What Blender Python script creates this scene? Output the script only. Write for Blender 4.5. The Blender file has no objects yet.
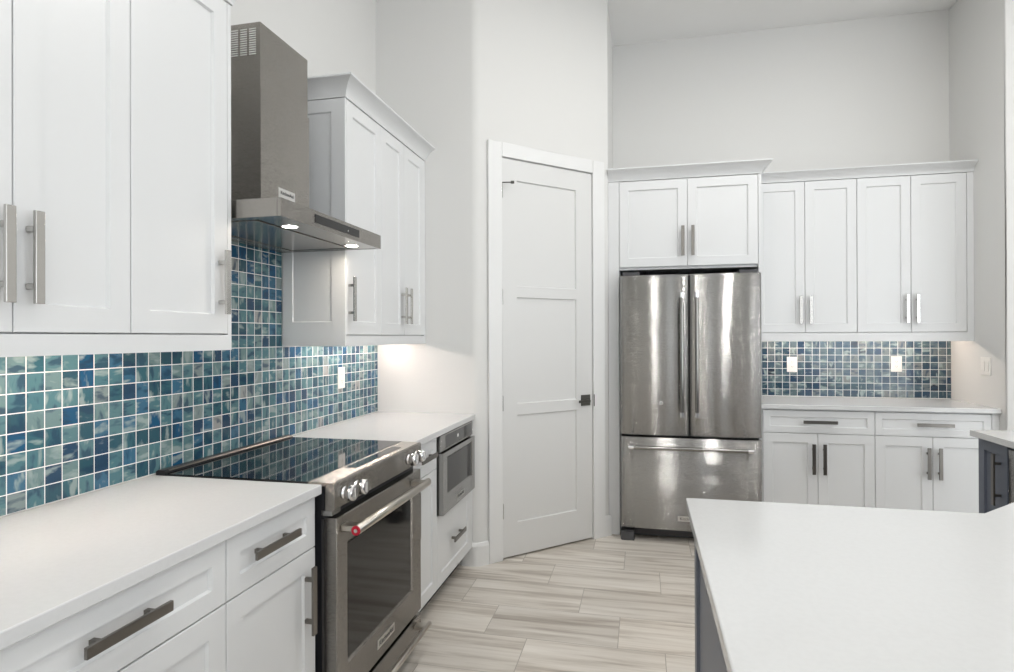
import bpy, bmesh, math
from mathutils import Vector, Matrix

# ------------------------------------------------------------------ camera, world, exposure
scn = bpy.context.scene
COL = scn.collection
R = math.radians

cam_data = bpy.data.cameras.new('camera')
cam_data.sensor_width = 36.0
cam_data.lens = 598.77 / 1014 * 36.0
cam_data.clip_start = 0.02
cam = bpy.data.objects.new('camera', cam_data)
COL.objects.link(cam)
cam.matrix_world = (Matrix.Translation((1.6248, 0.0, 1.3739)) @ Matrix.Rotation(R(12.7904), 4, 'Z')
                    @ Matrix.Rotation(R(90.1249), 4, 'X') @ Matrix.Rotation(R(-0.1851), 4, 'Z'))
scn.camera = cam

world = bpy.data.worlds.new('daylight')
scn.world = world
world.use_nodes = True
wb = world.node_tree.nodes['Background']
wb.inputs['Color'].default_value = (0.90, 0.95, 1.0, 1)
wb.inputs['Strength'].default_value = 3.5

scn.view_settings.view_transform = 'Standard'
scn.view_settings.look = 'None'
scn.view_settings.exposure = 0.04
scn.view_settings.gamma = 1.0
scn.view_settings.use_curve_mapping = False
scn.cycles.use_denoising = True
scn.cycles.max_bounces = 10
scn.cycles.diffuse_bounces = 6
scn.cycles.glossy_bounces = 5
scn.cycles.sample_clamp_indirect = 4.0
scn.cycles.caustics_reflective = False
scn.cycles.caustics_refractive = False

def area(name, loc, rot, sx, sy, power, color=(1, 1, 1), portal=False, spread=180):
    d = bpy.data.lights.new(name, 'AREA')
    d.shape = 'RECTANGLE'
    d.size, d.size_y = sx, sy
    d.energy = power
    d.color = color
    d.spread = R(spread)
    if portal:
        d.cycles.is_portal = True
    o = bpy.data.objects.new(name, d)
    COL.objects.link(o)
    o.location = loc
    o.rotation_euler = rot
    return o

# portals at unseen openings, added behind and beside the camera to bring daylight in
area('rear_daylight_portal', (6.4, -3.06, 1.5), (R(90), 0, R(180)), 3.0, 3.0, 1, portal=True)
area('added_slit_portal', (2.01, -3.06, 1.82), (R(90), 0, R(180)), 0.3, 3.6, 1, portal=True)  # slit added to put a bright streak on the refrigerator
area('added_rear_slit_portal', (3.0, -3.06, 1.82), (R(90), 0, R(180)), 0.5, 3.6, 1, portal=True)  # second added slit, for facing panels and steel streaks
area('side_daylight_portal', (8.05, -0.5, 1.4), (R(90), 0, R(-90)), 3.8, 2.8, 1, portal=True)

CEIL = 3.764
def added_downlight(x, y, power):
    d = bpy.data.lights.new('added_ceiling_lamp', 'AREA')
    d.shape = 'DISK'
    d.size = 0.16
    d.energy = power
    d.color = (1.0, 0.985, 0.955)
    d.spread = R(180)
    o = bpy.data.objects.new('added_ceiling_lamp', d)
    COL.objects.link(o)
    o.location = (x, y, CEIL - 0.012)
ADDED_LAMPS = [(1.76, 2.5), (1.79, 0.8), (1.82, -0.9), (1.85, -2.4), (3.7, 3.0), (3.7, 1.0), (3.7, -1.0), (5.6, 2.0), (5.6, -1.0), (0.7, -1.4), (2.5, 3.1)]  # unseen ceiling lamps, added to fill the room and streak the steel
for lx, ly in ADDED_LAMPS:
    added_downlight(lx, ly, 17 if ly > 3.05 else 9.5)  # the stronger added lamp lifts the right wall

# ------------------------------------------------------------------ materials
MATS = {}
def mat(name, color, rough=0.5, metal=0.0, **kw):
    if name in MATS:
        return MATS[name]
    m = bpy.data.materials.new(name)
    m.use_nodes = True
    b = m.node_tree.nodes['Principled BSDF']
    b.inputs['Base Color'].default_value = (*color, 1)
    b.inputs['Roughness'].default_value = rough
    b.inputs['Metallic'].default_value = metal
    for k, v in kw.items():
        b.inputs[k.replace('_', ' ')].default_value = v
    MATS[name] = m
    return m

def nodes_of(m):
    nt = m.node_tree
    return nt, nt.nodes['Principled BSDF']

class NT:
    """small helper to chain nodes"""
    def __init__(self, m):
        self.nt, self.b = nodes_of(m)
    def n(self, typ, **props):
        x = self.nt.nodes.new(typ)
        for k, v in props.items():
            setattr(x, k, v)
        return x
    def l(self, a, b):
        self.nt.links.new(a, b)
    def val(self, sock, v):
        if hasattr(v, 'is_linked'):
            self.l(v, sock)
        else:
            sock.default_value = v
    def math(self, op, a, b=None, c=None):
        x = self.n('ShaderNodeMath', operation=op)
        self.val(x.inputs[0], a)
        if b is not None: self.val(x.inputs[1], b)
        if c is not None: self.val(x.inputs[2], c)
        return x.outputs[0]
    def comb(self, x, y, z):
        c = self.n('ShaderNodeCombineXYZ')
        for s, v in zip(c.inputs, (x, y, z)):
            self.val(s, v)
        return c.outputs[0]
    def ramp(self, fac, stops, interp='LINEAR'):
        r = self.n('ShaderNodeValToRGB')
        r.color_ramp.interpolation = interp
        e = r.color_ramp.elements
        while len(e) < len(stops): e.new(0.5)
        for el, (p, c) in zip(e, stops):
            el.position = p
            el.color = (*c, 1)
        self.l(fac, r.inputs[0])
        return r.outputs[0]
    def mix(self, fac, a, b, blend='MIX'):
        x = self.n('ShaderNodeMix', data_type='RGBA', blend_type=blend)
        self.val(x.inputs[0], fac)
        self.val(x.inputs[6], a)
        self.val(x.inputs[7], b)
        return x.outputs[2]
    def noise(self, vec, scale, detail=3, rough=0.5, dist=0.0):
        x = self.n('ShaderNodeTexNoise')
        self.l(vec, x.inputs['Vector'])
        x.inputs['Scale'].default_value = scale
        x.inputs['Detail'].default_value = detail
        x.inputs['Roughness'].default_value = rough
        x.inputs['Distortion'].default_value = dist
        return x.outputs[0]
    def pos(self):
        g = self.n('ShaderNodeNewGeometry')
        s = self.n('ShaderNodeSeparateXYZ')
        self.l(g.outputs['Position'], s.inputs[0])
        return g.outputs['Position'], s.outputs[0], s.outputs[1], s.outputs[2]

def paint(name, color, rough, bump=0.0, scale=180.0):
    m = mat(name, color, rough)
    if bump and not m.get('done'):
        m['done'] = 1
        t = NT(m)
        p, x, y, z = t.pos()
        nz = t.noise(p, scale, 2)
        bp = t.n('ShaderNodeBump')
        bp.inputs['Strength'].default_value = bump
        bp.inputs['Distance'].default_value = 0.002
        t.l(nz, bp.inputs['Height'])
        t.l(bp.outputs[0], t.b.inputs['Normal'])
    return m

WALL = paint('wall_paint', (0.685, 0.682, 0.668), 0.75, 0.06, 260)
CEILM = paint('ceiling_paint', (0.80, 0.80, 0.795), 0.8, 0.05, 200)
CAB = paint('cabinet_white', (0.70, 0.708, 0.712), 0.32)
TRIM = paint('trim_white', (0.755, 0.757, 0.752), 0.38)
DOORP = paint('door_white', (0.685, 0.686, 0.678), 0.38)
GREY = paint('island_grey', (0.108, 0.123, 0.158), 0.4)
DARK = mat('toe_kick_dark', (0.02, 0.02, 0.02), 0.7)
BLACK = mat('black_enamel', (0.012, 0.013, 0.016), 0.35)
RUBBER = mat('grey_foot', (0.07, 0.07, 0.075), 0.55)
GLASS = mat('black_glass', (0.008, 0.009, 0.010), 0.04, 0.0, Specular_IOR_Level=0.65)
OVENGLASS = mat('oven_glass', (0.010, 0.0095, 0.009), 0.07, 0.0, Specular_IOR_Level=0.35)
CHROME = mat('chrome', (0.86, 0.86, 0.87), 0.09, 1.0)
NICKEL = mat('satin_nickel', (0.55, 0.535, 0.51), 0.26, 1.0)
PEWTER = mat('dark_pewter', (0.22, 0.207, 0.19), 0.33, 1.0)
BRONZE = mat('lever_pewter', (0.14, 0.14, 0.13), 0.35, 1.0)
WHITEP = mat('white_plastic', (0.86, 0.84, 0.81), 0.35)
SLOT = mat('slot_dark', (0.10, 0.09, 0.08), 0.6)
RED = mat('red_enamel', (0.45, 0.01, 0.03), 0.25)
INK = mat('dark_lettering', (0.05, 0.05, 0.05), 0.5)
PLATE = mat('plate_silver', (0.72, 0.71, 0.69), 0.3, 1.0)
LABEL = mat('label_white', (0.75, 0.74, 0.72), 0.5)

def steel(name, color, rough, brush=1.0):
    """horizontally brushed steel: fine scratches tip the normal up and down, so reflections stretch vertically"""
    m = mat(name, color, rough, 1.0)
    if m.get('done'): return m
    m['done'] = 1
    t = NT(m)
    p, x, y, z = t.pos()
    def rnd(k, off):
        w = t.n('ShaderNodeTexWhiteNoise', noise_dimensions='3D')
        t.l(t.comb(t.math('FLOOR', t.math('MULTIPLY', x, 90.0)), t.math('FLOOR', t.math('MULTIPLY', y, 90.0)),
                   t.math('FLOOR', t.math('MULTIPLY_ADD', z, k, off))), w.inputs['Vector'])
        return w.outputs['Value']
    tip = t.math('MULTIPLY', t.math('SUBTRACT', t.math('ADD', rnd(9000.0, 0.0), rnd(8000.0, 500.0)), 1.0), brush)
    g = t.n('ShaderNodeNewGeometry')
    add = t.n('ShaderNodeVectorMath', operation='ADD')
    t.l(g.outputs['Normal'], add.inputs[0]); t.l(t.comb(0.0, 0.0, tip), add.inputs[1])
    nrm = t.n('ShaderNodeVectorMath', operation='NORMALIZE')
    t.l(add.outputs[0], nrm.inputs[0])
    t.l(nrm.outputs[0], t.b.inputs['Normal'])
    return m
STEEL = steel('brushed_steel', (0.35, 0.345, 0.335), 0.12)
STEELR = steel('range_steel', (0.33, 0.31, 0.285), 0.2)
BARSTEEL = mat('bar_steel', (0.30, 0.29, 0.275), 0.16, 1.0)
SATIN = mat('satin_bar', (0.60, 0.56, 0.50), 0.30, 1.0)
LEDGE_LIT = mat('ledge_steel_lit', (0.74, 0.69, 0.63), 0.24, 1.0)  # range steel lightened, standing in for the warm reflection on the ledge
STEELC = steel('canopy_steel', (0.365, 0.345, 0.32), 0.2)
STEELW = steel('brushed_steel_warm', (0.42, 0.395, 0.365), 0.2)

def emit(name, color, strength):
    m = mat(name, color, 0.5)
    b = m.node_tree.nodes['Principled BSDF']
    b.inputs['Emission Color'].default_value = (*color, 1)
    b.inputs['Emission Strength'].default_value = strength
    return m
LED = emit('warm_led', (1.0, 0.84, 0.72), 55.0)
LED_HIGH = emit('warm_led_bright', (1.0, 0.85, 0.76), 80.0)
HOODLED = emit('hood_led', (1.0, 0.88, 0.74), 170.0)

def quartz():
    m = mat('white_quartz', (0.84, 0.835, 0.825), 0.12)
    t = NT(m)
    p, x, y, z = t.pos()
    n1 = t.noise(p, 90, 4)
    n2 = t.noise(p, 3.0, 3)
    c = t.ramp(n1, [(0.35, (0.625, 0.630, 0.632)), (0.6, (0.640, 0.645, 0.647))])
    c2 = t.mix(t.math('MULTIPLY', n2, 0.10), c, (0.615, 0.620, 0.622, 1))
    t.l(c2, t.b.inputs['Base Color'])
    t.b.inputs['Specular IOR Level'].default_value = 0.5
    return m
QUARTZ = quartz()

def tile_mat(name, axis, pu, u0, pz, z0, stops):
    """square glass mosaic: random blue, teal and grey squares with brushed streaks, white grout"""
    m = mat(name, (0.1, 0.3, 0.4), 0.1)
    t = NT(m)
    p, x, y, z = t.pos()
    h = y if axis == 'Y' else x
    uu = t.math('DIVIDE', t.math('SUBTRACT', h, u0), pu)
    vv = t.math('DIVIDE', t.math('SUBTRACT', z, z0), pz)
    iu, iv = t.math('FLOOR', uu), t.math('FLOOR', vv)
    fu, fv = t.math('FRACT', uu), t.math('FRACT', vv)
    cell = t.comb(iu, iv, 3.7)
    wn = t.n('ShaderNodeTexWhiteNoise', noise_dimensions='3D')
    t.l(cell, wn.inputs['Vector'])
    rv = wn.outputs['Value']
    sp = t.n('ShaderNodeSeparateColor')
    t.l(wn.outputs['Color'], sp.inputs[0])
    r1, r2, r3 = sp.outputs
    base = t.ramp(rv, stops, 'CONSTANT')
    other = t.ramp(r1, stops, 'CONSTANT')
    # cloudy brushed patches, their direction changes from tile to tile
    ox, oy = t.math('MULTIPLY', r1, 37.0), t.math('MULTIPLY', r2, 53.0)
    va = t.comb(t.math('ADD', t.math('MULTIPLY', fu, 0.6), ox), t.math('ADD', t.math('MULTIPLY', fv, 1.5), oy), 0.0)
    vb = t.comb(t.math('ADD', t.math('MULTIPLY', fu, 1.5), ox), t.math('ADD', t.math('MULTIPLY', fv, 0.6), oy), 5.0)
    na = t.noise(va, 1.0, 3, 0.5, 0.25)
    nb = t.noise(vb, 1.0, 3, 0.5, 0.25)
    pick = t.math('GREATER_THAN', r3, 0.62)
    st = t.n('ShaderNodeMix', data_type='FLOAT')
    t.l(pick, st.inputs[0]); t.l(na, st.inputs[2]); t.l(nb, st.inputs[3])
    streak = t.math('ADD', t.math('MULTIPLY_ADD', st.outputs[0], 4.2, -1.6), t.math('MULTIPLY_ADD', r2, 0.30, -0.15))
    def sat(slope, off):
        return t.math('MINIMUM', t.math('MAXIMUM', t.math('MULTIPLY_ADD', streak, slope, off), 0.0), 1.0)
    c0 = t.mix(t.math('MULTIPLY', sat(2.5, -0.9), 0.75), base, other)
    c1 = t.mix(t.math('MULTIPLY', sat(2.2, -1.6), 0.75), c0, (0.30, 0.38, 0.37, 1))
    c2 = t.mix(t.math('MULTIPLY', sat(-2.4, 0.85), 0.75), c1, (0.012, 0.042, 0.085, 1))
    # grout
    g = 0.028
    eu = t.math('MINIMUM', fu, t.math('SUBTRACT', 1.0, fu))
    ev = t.math('MINIMUM', fv, t.math('SUBTRACT', 1.0, fv))
    e = t.math('MINIMUM', eu, ev)
    isg = t.math('LESS_THAN', e, g)
    c3 = t.mix(isg, c2, (0.80, 0.81, 0.80, 1))
    t.l(c3, t.b.inputs['Base Color'])
    rr = t.n('ShaderNodeMix', data_type='FLOAT')
    t.l(isg, rr.inputs[0]); rr.inputs[2].default_value = 0.10; rr.inputs[3].default_value = 0.8
    t.l(rr.outputs[0], t.b.inputs['Roughness'])
    hh = t.math('MINIMUM', t.math('MULTIPLY', e, 9.0), 0.7)
    hh2 = t.math('ADD', hh, t.math('MULTIPLY', streak, 0.03))
    bp = t.n('ShaderNodeBump')
    bp.inputs['Strength'].default_value = 0.35
    bp.inputs['Distance'].default_value = 0.002
    t.l(hh2, bp.inputs['Height'])
    t.l(bp.outputs[0], t.b.inputs['Normal'])
    return m
TILE_STOPS = [(0.0, (0.060, 0.155, 0.185)), (0.13, (0.022, 0.075, 0.105)), (0.26, (0.085, 0.18, 0.205)), (0.38, (0.030, 0.105, 0.135)),
              (0.50, (0.13, 0.215, 0.225)), (0.60, (0.035, 0.12, 0.20)), (0.68, (0.010, 0.072, 0.155)), (0.77, (0.075, 0.175, 0.20)),
              (0.86, (0.19, 0.245, 0.25)), (0.915, (0.29, 0.31, 0.305)), (0.94, (0.016, 0.05, 0.10))]
TILE_L = tile_mat('mosaic_range_wall', 'Y', 0.0511, 1.2318, 0.0523, 1.2815, TILE_STOPS)
TILE_GREYS = [(0.0, (0.060, 0.104, 0.132)), (0.16, (0.021, 0.048, 0.076)), (0.28, (0.088, 0.128, 0.148)), (0.42, (0.032, 0.068, 0.096)),
              (0.55, (0.116, 0.148, 0.160)), (0.66, (0.042, 0.080, 0.112)), (0.76, (0.016, 0.042, 0.084)), (0.83, (0.068, 0.112, 0.128)), (0.92, (0.144, 0.164, 0.172)), (0.96, (0.014, 0.026, 0.044))]
TILE_B = tile_mat('mosaic_fridge_wall', 'X', 0.0531, 2.5672, 0.0526, 0.9160, TILE_GREYS)

def floor_mat():
    """wood-look stone tiles, 61 x 30.5 cm, each row shifted by a third"""
    m = mat('floor_tile', (0.6, 0.56, 0.5), 0.3)
    t = NT(m)
    p, x, y, z = t.pos()
    v = t.math('DIVIDE', t.math('SUBTRACT', y, 2.685), 0.305)
    iv, fv = t.math('FLOOR', v), t.math('FRACT', v)
    u = t.math('DIVIDE', t.math('ADD', t.math('SUBTRACT', x, 0.900), t.math('MULTIPLY', iv, 0.2035)), 0.6105)
    iu, fu = t.math('FLOOR', u), t.math('FRACT', u)
    wn = t.n('ShaderNodeTexWhiteNoise', noise_dimensions='3D')
    t.l(t.comb(iu, iv, 1.3), wn.inputs['Vector'])
    sp = t.n('ShaderNodeSeparateColor')
    t.l(wn.outputs['Color'], sp.inputs[0])
    r1, r2, r3 = sp.outputs
    ox, oy = t.math('MULTIPLY', r1, 41.0), t.math('MULTIPLY', r2, 29.0)
    vec = t.comb(t.math('ADD', t.math('MULTIPLY', x, 1.1), ox), t.math('ADD', t.math('MULTIPLY', y, 13.0), oy), 0.0)
    vec2 = t.comb(t.math('ADD', t.math('MULTIPLY', x, 2.4), oy), t.math('ADD', t.math('MULTIPLY', y, 46.0), ox), 0.0)
    n1 = t.noise(vec, 1.0, 5, 0.55, 0.5)
    n2 = t.noise(vec2, 1.0, 4, 0.6, 0.3)
    nn = t.math('ADD', t.math('MULTIPLY', n1, 0.72), t.math('MULTIPLY', n2, 0.28))
    c = t.ramp(nn, [(0.32, (0.31, 0.27, 0.23)), (0.42, (0.47, 0.42, 0.365)), (0.50, (0.62, 0.575, 0.515)), (0.64, (0.74, 0.70, 0.645))])
    tone = t.math('MULTIPLY_ADD', r3, 0.22, 0.88)
    tc = t.n('ShaderNodeMix', data_type='RGBA', blend_type='MULTIPLY')
    tc.inputs[0].default_value = 1.0
    t.l(c, tc.inputs[6]); t.l(t.comb(tone, tone, tone), tc.inputs[7])
    eu = t.math('MULTIPLY', t.math('MINIMUM', fu, t.math('SUBTRACT', 1.0, fu)), 0.6105)
    ev = t.math('MULTIPLY', t.math('MINIMUM', fv, t.math('SUBTRACT', 1.0, fv)), 0.305)
    e = t.math('MINIMUM', eu, ev)
    isg = t.math('LESS_THAN', e, 0.0017)
    c3 = t.mix(isg, tc.outputs[2], (0.37, 0.335, 0.29, 1))
    t.l(c3, t.b.inputs['Base Color'])
    rr = t.math('MULTIPLY_ADD', nn, -0.15, 0.40)
    t.l(rr, t.b.inputs['Roughness'])
    bp = t.n('ShaderNodeBump')
    bp.inputs['Strength'].default_value = 0.25
    bp.inputs['Distance'].default_value = 0.002
    t.l(t.math('MINIMUM', t.math('MULTIPLY', e, 300.0), 1.0), bp.inputs['Height'])
    t.l(bp.outputs[0], t.b.inputs['Normal'])
    return m
FLOOR = floor_mat()

# ------------------------------------------------------------------ mesh helpers
class Frame:
    """u along the run, w out of the wall, z up"""
    def __init__(self, o, u, w):
        self.o, self.u, self.w = Vector((*o, 0)), Vector((*u, 0)).normalized(), Vector((*w, 0)).normalized()
    def p(self, u, w, z):
        return self.o + self.u * u + self.w * w + Vector((0, 0, z))
XY = Frame((0, 0), (1, 0), (0, 1))
LEFT = Frame((0, 0), (0, 1), (1, 0))
BACK = Frame((0, 4.9873), (1, 0), (0, -1))
DIAG = Frame((0.648, 3.469), (1, 1), (1, -1))
RIGHT = Frame((3.8173, 0), (0, 1), (-1, 0))
LEG = Frame((3.80, 0), (0, 1), (-1, 0))

class MB:
    def __init__(self, fr=XY):
        self.bm = bmesh.new()
        self.fr = fr
    def _faces(self, verts, faces, m=0, smooth=False):
        vs = [self.bm.verts.new(v) for v in verts]
        out = []
        for f in faces:
            try:
                fc = self.bm.faces.new([vs[i] for i in f])
            except ValueError:
                continue
            fc.material_index = m
            fc.smooth = smooth
            out.append(fc)
        return vs, out
    def box(self, u0, u1, w0, w1, z0, z1, bev=0.0, m=0, seg=2):
        P = self.fr.p
        v = [P(u, w, z) for z in (z0, z1) for w in (w0, w1) for u in (u0, u1)]
        vs, fs = self._faces(v, [(0, 1, 3, 2), (4, 5, 7, 6), (0, 1, 5, 4), (2, 3, 7, 6), (0, 2, 6, 4), (1, 3, 7, 5)], m)
        if bev > 0:
            es = list({e for f in fs for e in f.edges})
            bmesh.ops.bevel(self.bm, geom=es, offset=bev, segments=seg, profile=0.5, affect='EDGES', material=m)
        return self
    def prism(self, pts, z0, z1, bev=0.0, m=0):
        """plan polygon in u, w extruded in z"""
        n = len(pts)
        v = [self.fr.p(a, b, z0) for a, b in pts] + [self.fr.p(a, b, z1) for a, b in pts]
        fs = [tuple(range(n)), tuple(range(n, 2 * n))] + [(i, (i + 1) % n, n + (i + 1) % n, n + i) for i in range(n)]
        vs, f = self._faces(v, fs, m)
        if bev > 0:
            es = list({e for x in f for e in x.edges})
            bmesh.ops.bevel(self.bm, geom=es, offset=bev, segments=2, profile=0.5, affect='EDGES', material=m)
        return self
    def section(self, prof, u0, u1, m=0, smooth=False):
        """profile in (w, z) extruded along u"""
        n = len(prof)
        v = [self.fr.p(u0, a, b) for a, b in prof] + [self.fr.p(u1, a, b) for a, b in prof]
        fs = [tuple(range(n)), tuple(range(n, 2 * n))] + [(i, (i + 1) % n, n + (i + 1) % n, n + i) for i in range(n)]
        vs, f = self._faces(v, fs, m)
        if smooth:
            for x in f[2:]: x.smooth = True
        return self
    def panel(self, u0, u1, z0, z1, w0, w1, recs, depth=0.009, ch=0.004, edge=0.0015, m=0):
        """slab whose front (w1) has rectangular recesses with chamfered edges"""
        P = self.fr.p
        e = edge
        us = sorted({u0 + e, u1 - e, *[r[0] for r in recs], *[r[1] for r in recs]})
        zs = sorted({z0 + e, z1 - e, *[r[2] for r in recs], *[r[3] for r in recs]})
        for i in range(len(us) - 1):
            for j in range(len(zs) - 1):
                cu, cz = (us[i] + us[i + 1]) / 2, (zs[j] + zs[j + 1]) / 2
                if any(r[0] < cu < r[1] and r[2] < cz < r[3] for r in recs):
                    continue
                self._faces([P(us[i], w1, zs[j]), P(us[i + 1], w1, zs[j]), P(us[i + 1], w1, zs[j + 1]), P(us[i], w1, zs[j + 1])], [(0, 1, 2, 3)], m)
        def ring(a, b):
            self._faces(a + b, [(i, (i + 1) % 4, 4 + (i + 1) % 4, 4 + i) for i in range(4)], m)
        def rect(a, b, c, d, w):
            return [P(a, w, c), P(b, w, c), P(b, w, d), P(a, w, d)]
        ring(rect(u0 + e, u1 - e, z0 + e, z1 - e, w1), rect(u0, u1, z0, z1, w1 - e))
        ring(rect(u0, u1, z0, z1, w1 - e), rect(u0, u1, z0, z1, w0))
        self._faces(rect(u0, u1, z0, z1, w0), [(0, 1, 2, 3)], m)
        for a, b, c, d in recs:
            ring(rect(a, b, c, d, w1), rect(a + ch, b - ch, c + ch, d - ch, w1 - depth))
            self._faces(rect(a + ch, b - ch, c + ch, d - ch, w1 - depth), [(0, 1, 2, 3)], m)
        return self
    def shaker(self, u0, u1, z0, z1, w0, w1, st=0.06, m=0, depth=0.009):
        return self.panel(u0, u1, z0, z1, w0, w1, [(u0 + st, u1 - st, z0 + st, z1 - st)], depth, m=m)
    def tube(self, a, b, r, seg=16, m=0, r2=None, cap=True):
        """cylinder between two (u, w, z) points"""
        A, B = self.fr.p(*a), self.fr.p(*b)
        d = (B - A).normalized()
        x = d.orthogonal().normalized()
        y = d.cross(x)
        r2 = r if r2 is None else r2
        ra = [A + (x * math.cos(t) + y * math.sin(t)) * r for t in [2 * math.pi * i / seg for i in range(seg)]]
        rb = [B + (x * math.cos(t) + y * math.sin(t)) * r2 for t in [2 * math.pi * i / seg for i in range(seg)]]
        fs = [(i, (i + 1) % seg, seg + (i + 1) % seg, seg + i) for i in range(seg)]
        self._faces(ra + rb, fs, m, True)
        if cap:
            self._faces(ra, [tuple(range(seg))], m)
            self._faces(rb, [tuple(range(seg))], m)
        return self
    def lathe(self, c, axis, prof, seg=24, m=0, sx=1.0):
        """profile of (distance along axis, radius) turned about an axis given in frame u, w, z"""
        o = self.fr.p(*c)
        d = (self.fr.p(*axis) - self.fr.p(0, 0, 0)).normalized()
        x = Vector((0, 0, 1)) if abs(d.z) < 0.9 else Vector((1, 0, 0))
        x = (x - d * x.dot(d)).normalized()
        y = d.cross(x)
        v = []
        for s, r in prof:
            for i in range(seg):
                t = 2 * math.pi * i / seg
                v.append(o + d * s + (x * math.cos(t) + y * math.sin(t) * sx) * max(r, 1e-5))
        fs = []
        for k in range(len(prof) - 1):
            for i in range(seg):
                fs.append((k * seg + i, k * seg + (i + 1) % seg, (k + 1) * seg + (i + 1) % seg, (k + 1) * seg + i))
        fs.append(tuple(range(seg)))
        fs.append(tuple(range((len(prof) - 1) * seg, len(prof) * seg)))
        vs, f = self._faces(v, fs, m, True)
        f[-1].smooth = f[-2].smooth = False
        return self
    def text(self, s, size, u, w, z, m=0, depth=0.0006, flip=False):
        """raised lettering on a face, centred at u, z"""
        cu = bpy.data.curves.new('lettering_curve', 'FONT')
        cu.body = s
        cu.size = size
        cu.align_x = 'CENTER'
        cu.align_y = 'CENTER'
        cu.extrude = depth
        cu.resolution_u = 2
        ob = bpy.data.objects.new('lettering_source', cu)
        COL.objects.link(ob)
        dg = bpy.context.evaluated_depsgraph_get()
        me = bpy.data.meshes.new_from_object(ob.evaluated_get(dg))
        k = -1 if flip else 1
        self._faces([self.fr.p(u + k * v.co.x, w + v.co.z, z + v.co.y) for v in me.vertices], [tuple(p.vertices) for p in me.polygons], m)
        bpy.data.objects.remove(ob)
        bpy.data.curves.remove(cu)
        bpy.data.meshes.remove(me)
        return self
    def build(self, name, mats, parent=None, kind=None, bulge=None):
        bmesh.ops.recalc_face_normals(self.bm, faces=self.bm.faces)
        me = bpy.data.meshes.new(name)
        o = bpy.data.objects.new(name, me)
        off = Vector((0, 0, 0))
        if parent is not None:
            off = WORLD[parent.name]
            o.parent = parent
        else:
            xs = [v.co for v in self.bm.verts]
            off = Vector(((min(v.x for v in xs) + max(v.x for v in xs)) / 2, (min(v.y for v in xs) + max(v.y for v in xs)) / 2, min(v.z for v in xs)))
            o.location = off
        for v in self.bm.verts:
            v.co -= off
        self.bm.to_mesh(me)
        self.bm.free()
        for mm in (mats if isinstance(mats, (list, tuple)) else [mats]):
            me.materials.append(mm)
        COL.objects.link(o)
        WORLD[o.name] = off
        if kind:
            o['kind'] = kind
        return o
WORLD = {}

def thing(name, label, cat, loc, group=None):
    o = bpy.data.objects.new(name, None)
    o.empty_display_size = 0.1
    COL.objects.link(o)
    o.location = loc
    WORLD[o.name] = Vector(loc)
    o['label'] = label
    o['category'] = cat
    if group: o['group'] = group
    return o
def tag(o, label, cat, group=None):
    o['label'] = label
    o['category'] = cat
    if group: o['group'] = group
    return o
def struct(name, mb, m):
    return mb.build(name, m, kind='structure')

def vhandle(fr, parent, u, z0, z1, w, m, wid=0.021):
    """upright flat bar pull on two posts"""
    b = MB(fr)
    b.box(u - wid / 2, u + wid / 2, w + 0.026, w + 0.034, z0, z1, 0.0012)
    L = z1 - z0
    for k in (0.19, 0.81):
        zz = z0 + L * k
        b.box(u - 0.006, u + 0.006, w + 0.0002, w + 0.0265, zz - 0.006, zz + 0.006, 0.001)
    return b.build('handle', m, parent)
def hhandle(fr, parent, u0, u1, z, w, m, wid=0.022):
    b = MB(fr)
    b.box(u0, u1, w + 0.026, w + 0.034, z - wid / 2, z + wid / 2, 0.0012)
    L = u1 - u0
    for k in (0.19, 0.81):
        uu = u0 + L * k
        b.box(uu - 0.006, uu + 0.006, w + 0.0002, w + 0.0265, z - 0.006, z + 0.006, 0.001)
    return b.build('handle', m, parent)

def sweep(prof, path):
    """profile of (out, z) swept along a plan path: [(x, y), (offset direction)]"""
    b = MB()
    n = len(prof)
    verts = []
    for (x, y), (dx, dy) in path:
        for o, z in prof:
            verts.append(Vector((x + dx * o, y + dy * o, z)))
    fs = []
    for k in range(len(path) - 1):
        for i in range(n):
            fs.append((k * n + i, k * n + (i + 1) % n, (k + 1) * n + (i + 1) % n, (k + 1) * n + i))
    fs.append(tuple(range(n)))
    fs.append(tuple(range((len(path) - 1) * n, len(path) * n)))
    b._faces(verts, fs)
    return b
def crown(path, z0, z1, out):
    """shallow cove crown"""
    h = z1 - z0
    prof = [(-0.02, z0), (0.004, z0), (0.005, z0 + 0.10 * h)]
    for i in range(0, 9):
        q = i / 8
        a = q * math.pi / 2
        o = 0.55 * (1 - math.cos(a)) + 0.45 * q
        zz = 0.55 * math.sin(a) + 0.45 * q
        prof.append((0.006 + (out - 0.009) * o, z0 + h * (0.12 + 0.76 * zz)))
    prof += [(out, z0 + 0.90 * h), (out, z1), (-0.02, z1)]
    return sweep(prof, path)

# ------------------------------------------------------------------ the room
struct('floor', MB().box(-0.1, 8.2, -3.2, 5.1, -0.08, 0.0), FLOOR)
struct('ceiling', MB().box(-0.1, 8.2, -3.2, 5.1, CEIL, CEIL + 0.1), CEILM)
struct('wall_left', MB().box(-0.12, 0.0, -3.2, 5.1, 0, CEIL), WALL)
struct('wall_back', MB().box(0.0, 3.8173, 4.9873, 5.1, 0, CEIL), WALL)
struct('wall_right', MB().box(3.8173, 8.2, 4.30, 5.1, 0, CEIL, 0.006), WALL)
TL = 0.03                       # tangent length of the rounded plaster corner
RAD = TL / math.tan(R(22.5))
ARC = []                        # (x, y), outward normal
for i in range(9):
    a_ = R(-90 + 45 * i / 8)
    nx, ny = math.cos(a_), math.sin(a_)
    ARC.append(((0.648 - TL + RAD * nx, 3.469 + RAD + RAD * ny), (nx, ny)))
b = MB()
b.prism([(0, 3.469)] + [p for p, n in ARC] + [(0.60, 3.56), (0, 3.56)], 0, CEIL)
struct('wall_return', b, WALL)
DE = 1.049
b = MB(DIAG)
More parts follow.
